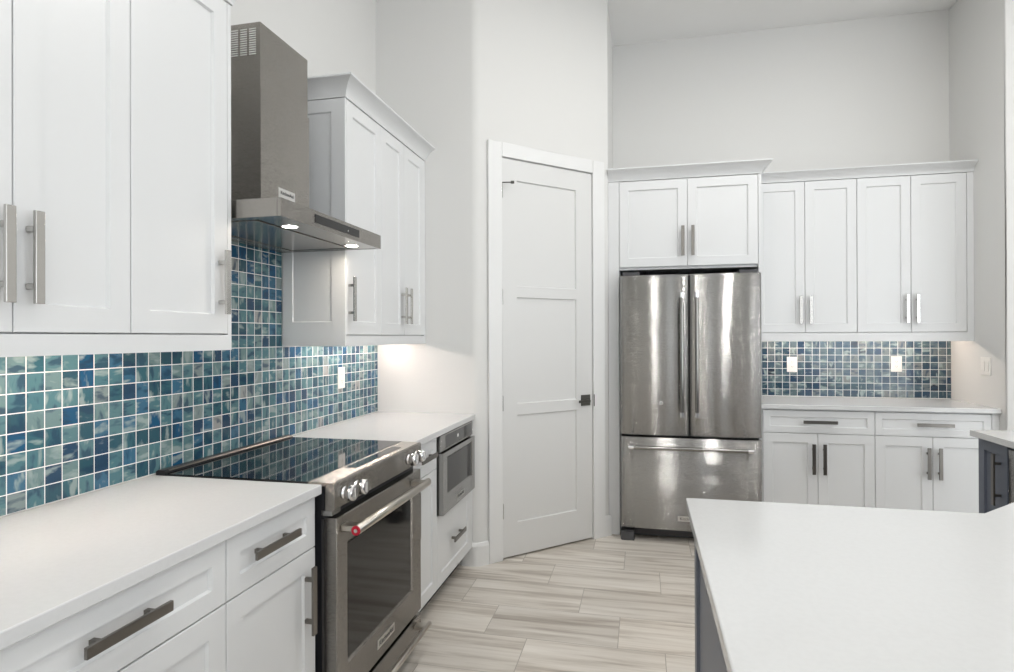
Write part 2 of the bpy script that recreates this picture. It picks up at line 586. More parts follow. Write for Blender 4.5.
b.prism([(TL, 0), (0.166, 0), (0.166, -0.09), (TL, -0.09)], 0, CEIL)
b.prism([(0.911, 0), (DE, 0), (DE, -0.09), (0.911, -0.09)], 0, CEIL)
b.box(0.166, 0.911, -0.09, 0, 2.496, CEIL)
struct('wall_pantry', b, WALL)
ex, ey = 0.648 + DE / 2 ** .5, 3.469 + DE / 2 ** .5
struct('wall_alcove', MB().box(ex - 0.09, ex, ey, 4.9873, 0, CEIL), WALL)
# great room behind the camera: unglazed openings added for daylight and steel reflections
b = MB()
b.box(-0.1, 1.86, -3.2, -3.08, 0, CEIL)
b.box(1.86, 2.16, -3.2, -3.08, 3.65, CEIL)  # head of the tall slit added for the refrigerator streak
b.box(2.16, 2.75, -3.2, -3.08, 0, CEIL)
b.box(2.75, 3.25, -3.2, -3.08, 3.65, CEIL)  # head of the second added slit
b.box(3.25, 4.9, -3.2, -3.08, 0, CEIL)
b.box(4.9, 7.9, -3.2, -3.08, 3.0, CEIL)
b.box(7.9, 8.2, -3.2, -3.08, 0, CEIL)
struct('wall_rear', b, WALL)
b = MB()
b.box(8.08, 8.2, -3.08, -2.4, 0, CEIL)
b.box(8.08, 8.2, -2.4, 1.4, 2.8, CEIL)
b.box(8.08, 8.2, 1.4, 4.30, 0, CEIL)
struct('wall_side', b, WALL)

# door casing, jamb and pantry door
b = MB(DIAG)
b.box(0.078, 0.176, 0.0005, 0.018, 0.0, 2.576, 0.003)
b.box(0.902, 1.004, 0.0005, 0.018, 0.0, 2.576, 0.003)
b.box(0.176, 0.902, 0.0005, 0.018, 2.4885, 2.576, 0.003)
b.box(0.167, 0.1765, -0.088, 0.0, 0.0, 2.495)
b.box(0.9005, 0.910, -0.088, 0.0, 0.0, 2.495)
b.box(0.1765, 0.9005, -0.088, 0.0, 2.4875, 2.495)
trim1 = struct('trim_1', b, TRIM)
MB(DIAG).box(0.9005, 0.9085, 0.018, 0.0205, 0.905, 0.985, 0.001).build('strike_plate', BRONZE, trim1)
b = MB(DIAG)
b.panel(0.1795, 0.8975, 0.012, 2.4835, -0.040, 0.004,
        [(0.290, 0.765, 1.692, 2.356), (0.290, 0.765, 0.957, 1.625), (0.290, 0.765, 0.216, 0.888)], 0.011, 0.005)
door = struct('door_1', b, DOORP)
b = MB(DIAG)
b.box(0.800, 0.876, 0.0042, 0.013, 0.912, 0.985, 0.002)
b.tube((0.838, 0.013, 0.945), (0.838, 0.045, 0.945), 0.010)
b.box(0.752, 0.850, 0.040, 0.049, 0.936, 0.954, 0.003)
b.build('lever_handle', BRONZE, door)
for zc in (0.30, 0.965, 1.62, 2.28):
    b = MB(DIAG)
    b.tube((0.1775, 0.010, zc - 0.045), (0.1775, 0.010, zc + 0.045), 0.006)
    b.tube((0.1775, 0.010, zc + 0.045), (0.1775, 0.010, zc + 0.051), 0.004)
    if zc > 2:
        b.tube((0.1775, 0.012, zc + 0.048), (0.225, 0.045, zc + 0.048), 0.0035, m=1)
        b.tube((0.222, 0.043, zc + 0.048), (0.240, 0.055, zc + 0.048), 0.009, m=1)
    b.build('hinge', [NICKEL, BRONZE], door)

# baseboards
def base_prof(w0=0.0005):
    return [(w0, 0), (0.015, 0), (0.015, 0.118), (0.011, 0.130), (0.008, 0.137), (w0, 0.139)]
d45 = (2 ** -.5, -2 ** -.5)
end_ = DIAG.p(0.077, 0, 0)
struct('baseboard_return', sweep(base_prof(), [((0.560, 3.469), (0, -1))] + ARC + [((end_.x, end_.y), d45)]), TRIM)
struct('baseboard_pantry', MB(DIAG).section(base_prof(), 1.005, DE + 0.012), TRIM)

# ------------------------------------------------------------------ backsplashes
b = MB(LEFT)
b.prism([(0.60, 0.0005), (3.468, 0.0005), (3.468, 0.008), (0.60, 0.008)], 0.9145, 1.338)
b.box(1.6932, 2.452, 0.0005, 0.008, 1.338, 1.86)
tag(b.build('tile_backsplash', TILE_L), 'blue and teal square mosaic backsplash behind the range, rising to the hood', 'backsplash')
b = MB(BACK)
b.box(2.392, 3.8165, 0.0005, 0.008, 0.9145, 1.345)
tag(b.build('tile_backsplash', TILE_B), 'blue grey square mosaic backsplash beside the refrigerator, with two outlets', 'backsplash')

# ------------------------------------------------------------------ cabinets on the range wall
def upper(fr, name, label, cat, u0, u1, depth, z0, z1, doors, rail=0.052, ends=(), filler=None, railm=None, group=None, hm=None, st=0.06):
    """doors: (u0, u1, handle_u)"""
    fw = depth
    mid = fr.p((u0 + u1) / 2, depth / 2, z0 - rail)
    t = thing(name, label, cat, mid, group)
    b = MB(fr)
    b.box(u0 + 0.0005, u1 - 0.0005, 0.0086, fw, z0, z1 + 0.003)
    if filler:
        b.box(filler[0], filler[1], fw, fw + 0.018, z0 - rail, z1 + 0.003)
    b.build('body', CAB, t)
    r = MB(fr)
    rend = filler[0] if filler else u1
    r.box(u0 + (0.0196 if -1 in ends else 0.0), u1 - (0.0196 if 1 in ends else 0.0), fw - 0.024, fw - 0.0082, z0 - 0.03, z0 - 0.0001)
    r.box(u0, rend, fw - 0.008, fw + 0.018, z0 - rail, z0 - 0.0035)
    for s in ends:
        if s < 0: r.box(u0 + 0.0005, u0 + 0.019, 0.009, fw - 0.008, z0 - rail, z0 - 0.0002)
        else: r.box(u1 - 0.019, u1 - 0.0005, 0.009, fw - 0.008, z0 - rail, z0 - 0.0002)
    r.build('light_rail', CAB, t)
    for a, c, hu in doors:
        d = MB(fr).shaker(a + 0.0015, c - 0.0015, z0, z1, fw + 0.0008, fw + 0.020, st).build('door', CAB, t)
        vhandle(fr, d, hu, z0 + 0.061, z0 + 0.261, fw + 0.020, hm or NICKEL)
    return t
UD = 0.308
UZ0, UZ1 = 1.388, 2.449
upper(LEFT, 'upper_cabinet', 'white upper cabinet left of the hood with two doors and paired bar handles', 'cabinet', 0.700, 1.3015, UD, UZ0, UZ1,
      [(0.700, 1.0025, 0.973), (1.0025, 1.3015, 1.034)])
upper(LEFT, 'upper_cabinet', 'single-door white upper cabinet directly left of the hood, handle at its right edge', 'cabinet', 1.3015, 1.6927, UD, UZ0, UZ1,
      [(1.3015, 1.674, 1.635)], ends=(1,), filler=(1.6755, 1.6927))
t = upper(LEFT, 'upper_cabinet', 'white upper cabinet just right of the hood, single door and paneled side', 'cabinet', 2.4640, 2.829, UD, UZ0, UZ1,
          [(2.4640, 2.829, 2.484)], ends=(-1,))
# paneled end facing the range
e = Frame((0, 2.4638), (1, 0), (0, -1))
MB(e).panel(0.009, UD + 0.019, UZ0 - 0.052, UZ1 + 0.003, 0.0005, 0.010, [(0.060, 0.258, UZ0 + 0.057, UZ1 - 0.055)], 0.007).build('side_panel', CAB, t)
upper(LEFT, 'upper_cabinet', 'white two-door upper cabinet right of the hood, against the pantry corner wall', 'cabinet', 2.829, 3.466, UD, UZ0, UZ1,
      [(2.829, 3.130, 3.091), (3.130, 3.440, 3.165)], filler=(3.4415, 3.466))

CZ0, CZ1 = 2.4535, 2.531
c = crown([((0.328, 0.700), (1, 0)), ((0.328, 1.693), (1, 1)), ((0.021, 1.693), (0, 1))], CZ0, CZ1, 0.062).build('crown_molding', CAB)
tag(c, 'white crown molding topping the upper cabinets left of the hood', 'crown molding')
c = crown([((0.021, 2.4535), (0, -1)), ((0.328, 2.4535), (1, -1)), ((0.328, 3.468), (1, 0))], CZ0, CZ1, 0.062).build('crown_molding', CAB)
tag(c, 'white crown molding topping the upper cabinets right of the hood', 'crown molding')

def led(fr, u0, u1, w, z, label, m=LED):
    t = thing('under_cabinet_light', label, 'light', fr.p((u0 + u1) / 2, w, z - 0.012))
    MB(fr).box(u0, u1, w - 0.012, w + 0.012, z - 0.006, z - 0.0005).build('housing', WHITEP, t)
    MB(fr).box(u0 + 0.01, u1 - 0.01, w - 0.008, w + 0.008, z - 0.010, z - 0.0062).build('diffuser', m, t)
led(LEFT, 0.75, 1.60, 0.19, UZ0, 'slim warm light under the upper cabinets left of the hood')
led(LEFT, 2.55, 3.43, 0.13, UZ0, 'slim warm light under the upper cabinets right of the hood', LED_HIGH)

# base cabinets, range wall
BD = 0.602                     # carcass depth; fronts reach 0.622
def basebody(fr, t, u0, u1, z1=0.8825, toe=0.114):
    b = MB(fr)
    b.box(u0 + 0.0005, u1 - 0.0005, 0.010, BD, toe, z1)
    b.build('body', CAB, t)
    MB(fr).box(u0 + 0.0005, u1 - 0.0005, 0.010, 0.535, 0.0, toe - 0.0005).build('toe_kick', DARK, t)
def dfront(fr, t, u0, u1, z0, z1, st=0.048, name='drawer_front', m=CAB):
    return MB(fr).shaker(u0 + 0.0015, u1 - 0.0015, z0, z1, BD + 0.0008, BD + 0.020, st, depth=0.008).build(name, m, t)
t = thing('base_cabinet', 'wide white base cabinet under the counter left of the range, with long drawer pull', 'cabinet', (0.31, 0.973, 0))
basebody(LEFT, t, 0.660, 1.286)
d = dfront(LEFT, t, 0.660, 1.286, 0.7235, 0.877)
hhandle(LEFT, d, 0.877, 1.079, 0.810, BD + 0.020, PEWTER)
for a, c, hu in ((0.660, 0.973, 0.940), (0.973, 1.286, 1.006)):
    d = dfront(LEFT, t, a, c, 0.117, 0.7195, 0.06, 'door')
    vhandle(LEFT, d, hu, 0.47, 0.67, BD + 0.020, PEWTER)
t = thing('base_cabinet', 'white base cabinet touching the left side of the range, one drawer above one door', 'cabinet', (0.31, 1.49, 0))
basebody(LEFT, t, 1.2865, 1.697)
d = dfront(LEFT, t, 1.2865, 1.697, 0.7235, 0.877)
hhandle(LEFT, d, 1.362, 1.566, 0.811, BD + 0.020, PEWTER)
d = dfront(LEFT, t, 1.2865, 1.697, 0.117, 0.7195, 0.06, 'door')
vhandle(LEFT, d, 1.640, 0.475, 0.680, BD + 0.020, PEWTER)
t = thing('base_cabinet', 'narrow white base cabinet between the range and the microwave drawer', 'cabinet', (0.31, 2.62, 0))
basebody(LEFT, t, 2.4785, 2.829)
d = dfront(LEFT, t, 2.4785, 2.829, 0.7235, 0.877)
hhandle(LEFT, d, 2.553, 2.755, 0.808, BD + 0.020, PEWTER)
d = dfront(LEFT, t, 2.4785, 2.829, 0.117, 0.7195, 0.06, 'door')
vhandle(LEFT, d, 2.515, 0.475, 0.680, BD + 0.020, PEWTER)
t = thing('base_cabinet', 'white base cabinet holding the microwave drawer, with one low drawer', 'cabinet', (0.31, 3.11, 0))
b = MB(LEFT)
b.box(2.8295, 3.466, 0.010, BD, 0.114, 0.478)
b.box(2.8295, 2.838, 0.010, BD, 0.478, 0.8825)
b.box(3.428, 3.466, 0.010, BD + 0.019, 0.478, 0.8825)
b.box(3.428, 3.466, BD, BD + 0.019, 0.117, 0.478)
b.build('body', CAB, t)
MB(LEFT).box(2.8295, 3.466, 0.010, 0.535, 0.0, 0.1135).build('toe_kick', DARK, t)
d = dfront(LEFT, t, 2.8305, 3.427, 0.117, 0.478, 0.06)
hhandle(LEFT, d, 3.026, 3.228, 0.302, BD + 0.020, PEWTER)

# microwave drawer
t = thing('microwave_drawer', 'stainless microwave drawer built in under the counter right of the range', 'microwave', (0.33, 3.08, 0.4795))
MA, MC = 2.845, 3.420
MB(LEFT).box(MA + 0.004, MC - 0.004, 0.05, 0.603, 0.4795, 0.879).build('body', BLACK, t)
b = MB(LEFT)
b.panel(MA, MC, 0.798, 0.880, 0.6035, 0.637, [(MA + 0.075, MC - 0.012, 0.808, 0.872)], 0.003, 0.001)
cp = b.build('control_panel', STEEL, t)
MB(LEFT).box(MA + 0.079, MC - 0.016, 0.6342, 0.6358, 0.811, 0.869).build('display', GLASS, cp)
MB(LEFT).box(3.125, 3.148, 0.6359, 0.6363, 0.832, 0.848).build('display_mark', LABEL, cp)
b = MB(LEFT)
b.panel(MA, MC, 0.482, 0.792, 0.6035, 0.650, [(MA + 0.065, MC - 0.055, 0.570, 0.768)], 0.006, 0.008)
dd = b.build('drawer_door', STEEL, t)
MB(LEFT).box(MA + 0.074, MC - 0.064, 0.6442, 0.646, 0.579, 0.759, 0.0005).build('window', OVENGLASS, dd)
b = MB(LEFT)
b.box(3.065, 3.205, 0.6502, 0.6512, 0.507, 0.533, 0.0004)
b.text('KitchenAid', 0.026, 3.135, 0.6515, 0.520, 1)
b.build('nameplate', [PLATE, INK], dd)

# countertops
def counter(pts, label, fr=XY, z0=0.884, z1=0.914):
    return tag(MB(fr).prism(pts, z0, z1, 0.003).build('countertop', QUARTZ), label, 'countertop')
CD = 0.641
counter([(0.009, 0.640), (CD, 0.640), (CD, 1.7045), (0.009, 1.7045)], 'white quartz countertop left of the range')
counter([(0.009, 2.4785), (CD, 2.4785), (CD, 3.468), (0.009, 3.468)], 'white quartz countertop right of the range, over the microwave drawer')

# ------------------------------------------------------------------ range
R0, R1 = 1.718, 2.472
t = thing('range', 'stainless slide-in range with black glass cooktop below the hood', 'range', (0.35, 2.092, 0))
b = MB(LEFT)
b.box(R0 + 0.002, R1 - 0.002, 0.030, 0.630, 0.055, 0.800)
b.box(R0 + 0.002, R1 - 0.002, 0.030, 0.640, 0.800, 0.905)
b.box(R0 + 0.03, R1 - 0.03, 0.08, 0.56, 0.0, 0.055)
b.build('body', BLACK, t)
MB(LEFT).box(R0 - 0.003, R1 + 0.003, 0.050, 0.585, 0.9055, 0.9172, 0.002).build('cooktop', GLASS, t)
b = MB(LEFT)
b.section([(0.012, 0.9055), (0.050, 0.9055), (0.050, 0.9215), (0.041, 0.9275), (0.020, 0.9275), (0.012, 0.922)], R0, R1)
b.section([(0.043, 0.9262), (0.0485, 0.9225), (0.0492, 0.9232), (0.0437, 0.9270)], R0 + 0.02, R1 - 0.004, 1)  # lighter metal strip put in as the rail's warm highlight
b.build('rear_vent_trim', [BLACK, PEWTER], t)
b = MB(LEFT)
b.section([(0.5855, 0.9055), (0.645, 0.9055), (0.645, 0.829), (0.672, 0.829), (0.6765, 0.833), (0.6765, 0.907), (0.6735, 0.9135), (0.668, 0.9155), (0.5855, 0.9155)], R0 - 0.001, R1 + 0.001)
cp = b.build('control_panel', STEELR, t)
MB(LEFT).box(R0 - 0.0005, R1 + 0.0005, 0.5857, 0.6685, 0.9156, 0.9166, 0.0004).build('front_ledge', LEDGE_LIT, cp)
MB(LEFT).box(1.935, 2.340, 0.597, 0.640, 0.9167, 0.9176, 0.0003).build('touch_display', GLASS, cp)
MB(LEFT).box(R0 - 0.001, R0 + 0.055, 0.6305, 0.668, 0.812, 0.8287, 0.001).build('corner_bracket', STEEL, cp)
for ku in (1.778, 1.862, 2.322, 2.406):
    k = MB(LEFT).lathe((ku, 0.6768, 0.872), (0, 1, 0), [(0, 0.021), (0.004, 0.021), (0.006, 0.0185), (0.014, 0.0185), (0.017, 0.0255), (0.036, 0.025), (0.040, 0.0225)], 28)
    kk = k.build('knob', CHROME, t)
    MB(LEFT).box(ku - 0.004, ku + 0.004, 0.7169, 0.7205, 0.855, 0.889, 0.001).build('knob_grip', CHROME, kk)
# oven door with a framed window
b = MB(LEFT)
b.panel(R0 + 0.016, R1 - 0.001, 0.190, 0.800, 0.6305, 0.675, [(1.804, 2.376, 0.304, 0.708)], 0.008, 0.010, 0.003)
od = b.build('oven_door', STEELR, t)
MB(LEFT).box(1.816, 2.364, 0.6672, 0.6700, 0.316, 0.696, 0.0006).build('window', OVENGLASS, od)
b = MB(LEFT)
b.section([(0.735 + 0.0135 * math.cos(a), 0.762 + 0.0165 * math.sin(a)) for a in [2 * math.pi * i / 20 for i in range(20)]], 1.748, 2.404, smooth=True)
for u in (1.780, 2.372):
    b.box(u - 0.022, u + 0.022, 0.6752, 0.728, 0.752, 0.773, 0.004)
b.build('oven_handle', SATIN, od)
b = MB(LEFT)
b.lathe((1.7478, 0.735, 0.762), (-1, 0, 0), [(0, 0.0155), (0.003, 0.0155), (0.004, 0.014)], 24, 0)
b.lathe((1.7437, 0.735, 0.762), (-1, 0, 0), [(0, 0.006), (0.0015, 0.0055)], 16, 1)
b.build('handle_medallion', [RED, PLATE], od)
b = MB(LEFT)
b.box(2.030, 2.180, 0.6752, 0.6768, 0.232, 0.266, 0.0004)
b.text('KitchenAid', 0.028, 2.105, 0.6772, 0.249, 1)
b.build('nameplate', [PLATE, INK], od)
dr = MB(LEFT).panel(R0 + 0.016, R1 - 0.001, 0.065, 0.174, 0.6305, 0.675, [], edge=0.003).build('warming_drawer', STEELR, t)
b = MB(LEFT)
b.section([(0.725 + 0.011 * math.cos(a), 0.146 + 0.011 * math.sin(a)) for a in [2 * math.pi * i / 16 for i in range(16)]], 1.748, 2.436, smooth=True)
for u in (1.78, 2.404):
    b.box(u - 0.022, u + 0.022, 0.6752, 0.720, 0.138, 0.153, 0.003)
b.build('drawer_handle', SATIN, dr)

# ------------------------------------------------------------------ range hood
t = thing('range_hood', 'stainless chimney range hood on the wall above the range', 'range hood', (0.25, 2.1, 1.772))
H0, H1 = 1.7045, 2.4505
HX = 0.4995
HZ0, HZ1 = 1.7647, 1.8242
b = MB(LEFT)
b.box(H0, H1, HX - 0.015, HX, HZ0, HZ1, 0.001)
b.box(H0, H0 + 0.012, 0.009, HX - 0.015, HZ0, HZ1)
b.box(H1 - 0.012, H1, 0.009, HX - 0.015, HZ0, HZ1)
b.box(H0 + 0.012, H1 - 0.012, 0.009, 0.020, HZ0, HZ1)
b.box(H0 + 0.012, H1 - 0.012, 0.020, HX - 0.015, HZ1 - 0.012, HZ1)
cn = b.build('canopy', STEELC, t)
# underside: steel rim, dark groove, one large filter plate
G0, G1, GX0, GX1 = H0 + 0.042, H1 - 0.040, 0.080, 0.386
b = MB(LEFT)
b.box(H0 + 0.0125, H1 - 0.0125, GX1, HX - 0.0155, HZ0 + 0.001, HZ0 + 0.008)
b.box(H0 + 0.0125, H1 - 0.0125, 0.0205, GX0, HZ0 + 0.001, HZ0 + 0.008)
b.box(H0 + 0.0125, G0, GX0, GX1, HZ0 + 0.001, HZ0 + 0.008)
b.box(G1, H1 - 0.0125, GX0, GX1, HZ0 + 0.001, HZ0 + 0.008)
b.build('light_panel', STEELW, cn)
MB(LEFT).box(G0 + 0.018, G1 - 0.018, GX0 + 0.018, GX1 - 0.020, HZ0 + 0.001, HZ0 + 0.010, 0.001).build('grease_filter', STEELW, cn)
MB(LEFT).box(H0 + 0.0125, H1 - 0.0125, 0.0205, HX - 0.0155, HZ0 + 0.0105, HZ0 + 0.016).build('inner_liner', DARK, cn)
for u in (1.880, 2.335):
    b = MB(LEFT)
    b.lathe((u, 0.418, HZ0 + 0.0008), (0, 0, -1), [(0, 0.031), (0.0015, 0.030)], 24, 0)
    b.lathe((u, 0.418, HZ0 - 0.0008), (0, 0, -1), [(0, 0.024), (0.0001, 0.0239)], 24, 1)
    b.build('lamp', [WHITEP, HOODLED], cn)
MB(LEFT).box(1.907, 2.243, HX + 0.0002, HX + 0.0014, HZ0 + 0.017, HZ0 + 0.046, 0.0004).build('touch_panel', OVENGLASS, cn)
MB(LEFT).lathe((2.148, HX + 0.0016, HZ0 + 0.028), (0, 1, 0), [(0, 0.0028), (0.0006, 0.0026)], 12).build('power_button', LABEL, cn)
K0, K1, KW = 1.907, 2.228, 0.284
KZ = 2.518
b = MB(LEFT)
b.box(K0, K1, 0.009, KW, HZ1 + 0.0005, 2.50 - 0.22)
b.box(K0 + 0.004, K1 - 0.004, 0.009, KW - 0.004, 2.28, KZ)
ch = b.build('chimney', STEELW, t)
side = Frame((0, K0 + 0.004), (1, 0), (0, -1))
for i in range(4):
    b = MB(side)
    u0 = 0.272 - 0.037 * (i + 1)
    for k in range(12):
        z = 2.402 + k * 0.0083
        b.box(u0, u0 + 0.028, 0.0002, 0.0010, z, z + 0.0045)
    b.build('vent_slots', LABEL, ch)
b = MB(LEFT)
b.box(2.014, 2.122, KW + 0.0003, KW + 0.0016, 1.902, 1.944, 0.0003)
b.text('KitchenAid', 0.019, 2.068, KW + 0.0018, 1.927, 1)
b.build('nameplate', [PLATE, INK], ch)

# ------------------------------------------------------------------ refrigerator and its surround
FY = 4.9873 - 4.120            # front of the doors, out from the back wall
F0, F1 = 1.4730, 2.3720
t = thing('refrigerator', 'stainless french-door refrigerator with bottom freezer drawer', 'refrigerator', (1.925, 4.55, 0))
b = MB(BACK)
b.box(F0 + 0.004, F1 - 0.008, 0.06, FY - 0.075, 0.055, 1.79)
b.box(F0 + 0.03, F1 - 0.03, 0.10, FY - 0.10, 0.015, 0.055)
b.box(F0 + 0.02, F0 + 0.13, FY - 0.13, FY - 0.03, 1.79, 1.812, 0.003)
b.box(F1 - 0.13, F1 - 0.02, FY - 0.13, FY - 0.03, 1.79, 1.812, 0.003)
b.build('body', RUBBER, t)
def curved_door(u0, u1, z0, z1, bul, name):
    """door skin with a soft outward crown across its width and rounded edges"""
    mb = MB(BACK)
    n = 24
    prof = []
    rad = 0.012
    for i in range(n + 1):
        s = i / n
        u = u0 + (u1 - u0) * s
        w = FY - bul * (2 * s - 1) ** 2
        d = min(u - u0, u1 - u)
        if d < rad:
            w -= rad - math.sqrt(max(rad * rad - (rad - d) ** 2, 0))
        prof.append((u, w))
    # denser rounding at the ends
    ends = []
    for k in range(5):
        d = rad * (1 - math.cos(k / 4 * math.pi / 2))
        ends.append((d, rad - math.sqrt(max(rad * rad - (rad - d) ** 2, 0))))
    pts = [(u0 + d, FY - bul - dw) for d, dw in ends if d < rad * 0.99] + [p for p in prof if u0 + rad < p[0] < u1 - rad] \
        + [(u1 - d, FY - bul - dw) for d, dw in reversed(ends) if d < rad * 0.99]
    wb_ = FY - 0.072
    m = len(pts)
    zs = [z0, z0 + 0.004, z1 - 0.004, z1]
    ins = [0.004, 0, 0, 0.004]
    verts = []
    for z, q in zip(zs, ins):
        for u, w in pts:
            verts.append(BACK.p(u, w - q, z))
    fs = []
    for k in range(3):
        for i in range(m - 1):
            fs.append((k * m + i, k * m + i + 1, (k + 1) * m + i + 1, (k + 1) * m + i))
    vs, ff = mb._faces(verts, fs, 0, True)
    rim = [mb.bm.verts.new(BACK.p(u0, wb_, z)) for z in zs] + [mb.bm.verts.new(BACK.p(u1, wb_, z)) for z in zs]
    for k in range(3):
        mb.bm.faces.new([vs[k * m], vs[(k + 1) * m], rim[k + 1], rim[k]])
        mb.bm.faces.new([vs[k * m + m - 1], vs[(k + 1) * m + m - 1], rim[4 + k + 1], rim[4 + k]])
    mb.bm.faces.new([vs[i] for i in range(m)] + [rim[4], rim[0]])
    mb.bm.faces.new([vs[3 * m + i] for i in range(m)] + [rim[7], rim[3]])
    mb.bm.faces.new([rim[0], rim[1], rim[2], rim[3], rim[7], rim[6], rim[5], rim[4]])
    return mb.build(name, STEEL, t)
def bar(fr, a, c, r, posts, w, parent, name='handle'):
    """round bar with chromed ends standing on two posts; a, c are (u, z)"""
    mb = MB(fr)
    mb.tube((a[0], w, a[1]), (c[0], w, c[1]), r, 18, 0)
    du, dz = c[0] - a[0], c[1] - a[1]
    L = math.hypot(du, dz)
    for k in (0.0, 1.0):
        s = 0.016 / L
        p0 = (a[0] + du * (k - s), w, a[1] + dz * (k - s))
        p1 = (a[0] + du * (k + s), w, a[1] + dz * (k + s))
        mb.tube(p0, p1, r * 1.18, 18, 1)
        q = (a[0] + du * k, a[1] + dz * k)
        mb.tube((q[0], w, q[1]), (q[0], posts, q[1]), r * 0.85, 14, 1)
    return mb.build(name, [BARSTEEL, CHROME], parent)
UM = 1.9235
dl = curved_door(F0, UM - 0.003, 0.7155, 1.788, 0.014, 'door')
dr = curved_door(UM + 0.003, F1, 0.7155, 1.788, 0.014, 'door')
fz = curved_door(F0, F1, 0.088, 0.702, 0.014, 'freezer_drawer')
bar(BACK, (1.874, 0.862), (1.874, 1.648), 0.0125, FY - 0.014, FY + 0.042, dl)
bar(BACK, (1.968, 0.862), (1.968, 1.648), 0.0125, FY - 0.014, FY + 0.042, dr)
bar(BACK, (1.545, 0.638), (2.295, 0.638), 0.0125, FY - 0.014, FY + 0.042, fz)
b = MB(BACK)
b.lathe((1.7415, FY - 0.0025, 0.932), (0, 1, 0), [(0, 0.012), (0.003, 0.012), (0.004, 0.010)], 24, 0)
b.lathe((1.7415, FY + 0.0016, 0.932), (0, 1, 0), [(0, 0.005), (0.001, 0.0045)], 16, 1)
b.build('door_medallion', [PLATE, INK], dl)
b = MB(BACK)
b.box(1.845, 1.993, FY - 0.0006, FY + 0.0014, 0.152, 0.186, 0.0004)
b.text('KitchenAid', 0.027, 1.919, FY + 0.0018, 0.169, 1)
b.build('nameplate', [PLATE, INK], fz)
for u in (F0 + 0.002, F1 - 0.092):
    MB(BACK).box(u, u + 0.090, FY - 0.10, FY - 0.006, 0.0, 0.062, 0.006).build('foot', RUBBER, t)

PF = 4.9873 - 4.230           # front plane of the surround
tag(MB(BACK).box(1.391, 1.4655, 0.0006, PF, 0.0, 2.452, 0.001).build('refrigerator_side_panel', CAB),
    'tall white side panel left of the refrigerator, beside the pantry door', 'panel')
tag(MB(BACK).box(2.3725, 2.3910, 0.0006, PF, 0.0, 2.452, 0.001).build('refrigerator_side_panel', CAB),
    'tall white side panel right of the refrigerator, beside the drawers', 'panel')
t = thing('upper_cabinet', 'white two-door cabinet above the refrigerator with dark upright pulls', 'cabinet', (1.925, 4.6, 1.838))
MB(BACK).box(1.466, 2.372, 0.0006, PF - 0.020, 1.838, 2.452).build('body', CAB, t)
for a, c, hu in ((1.4665, 1.921, 1.921 - 0.031), (1.921, 2.371, 1.921 + 0.034)):
    d = MB(BACK).shaker(a + 0.0015, c - 0.0015, 1.856, 2.447, PF - 0.0195, PF, 0.06).build('door', CAB, t)
    vhandle(BACK, d, hu, 1.922, 2.125, PF, PEWTER)
yf = 4.230
c = crown([((1.391, yf), (0, -1)), ((2.391, yf), (1, -1)), ((2.391, 4.64), (1, 0))], CZ0, CZ1, 0.062).build('crown_molding', CAB)
tag(c, 'white crown molding on top of the refrigerator cabinet', 'crown molding')

# ------------------------------------------------------------------ cabinets right of the refrigerator
BU = 4.9873 - 4.680
BZ0, BZ1 = 1.402, 2.484
upper(BACK, 'upper_cabinet', 'white two-door upper cabinet directly right of the refrigerator, above an outlet', 'cabinet', 2.3920, 3.098, BU, BZ0, BZ1,
      [(2.422, 2.7595, 2.7595 - 0.032), (2.7595, 3.098, 2.7595 + 0.034)], rail=0.064)
upper(BACK, 'upper_cabinet', 'white two-door upper cabinet touching the right wall, above an outlet', 'cabinet', 3.0985, 3.8165, BU, BZ0, BZ1,
      [(3.0985, 3.4365, 3.4365 - 0.030), (3.4365, 3.7745, 3.4365 + 0.033)], rail=0.064, filler=(3.776, 3.8165))
c = crown([((2.4560, 4.660), (0, -1)), ((3.8165, 4.660), (0, -1))], 2.4885, 2.553, 0.062).build('crown_molding', CAB)
tag(c, 'white crown molding above the four upper doors right of the refrigerator', 'crown molding')
led(BACK, 2.50, 3.74, 0.15, BZ0, 'slim warm light under the upper cabinets right of the refrigerator')

BB = 4.9873 - 4.390
def back_base(label, u0, u1, doors, dh, filler=None):
    t = thing('base_cabinet', label, 'cabinet', ((u0 + u1) / 2, 4.68, 0))
    b = MB(BACK)
    b.box(u0 + 0.0005, u1 - 0.0005, 0.010, BB, 0.114, 0.8825)
    if filler:
        b.box(filler[0], filler[1], BB, BB + 0.019, 0.114, 0.8825)
    b.build('body', CAB, t)
    MB(BACK).box(u0 + 0.0005, u1 - 0.0005, 0.010, BB - 0.07, 0.0, 0.1135).build('toe_kick', DARK, t)
    d = MB(BACK).shaker(doors[0][0] + 0.0015, doors[-1][1] - 0.0015, 0.7235, 0.874, BB + 0.0008, BB + 0.020, 0.042, depth=0.008).build('drawer_front', CAB, t)
    hhandle(BACK, d, dh - 0.105, dh + 0.105, 0.801, BB + 0.020, PEWTER)
    for a, c, hu in doors:
        d = MB(BACK).shaker(a + 0.0015, c - 0.0015, 0.117, 0.7195, BB + 0.0008, BB + 0.020, 0.06).build('door', CAB, t)
        vhandle(BACK, d, hu, 0.452, 0.655, BB + 0.020, PEWTER)
back_base('white base cabinet directly right of the refrigerator, one drawer over two doors', 2.3920, 3.1085,
          [(2.421, 2.7645, 2.7645 - 0.031), (2.7645, 3.1085, 2.7645 + 0.036)], 2.774)
back_base('white base cabinet next to the right wall, one drawer over two doors', 3.109, 3.8165,
          [(3.109, 3.4435, 3.4435 - 0.031), (3.4435, 3.7745, 3.4435 + 0.034)], 3.450, (3.776, 3.8165))
counter([(2.3920, 4.3472), (3.8165, 4.3472), (3.8165, 4.978), (2.3920, 4.978)], 'white quartz countertop right of the refrigerator, below the blue grey mosaic')

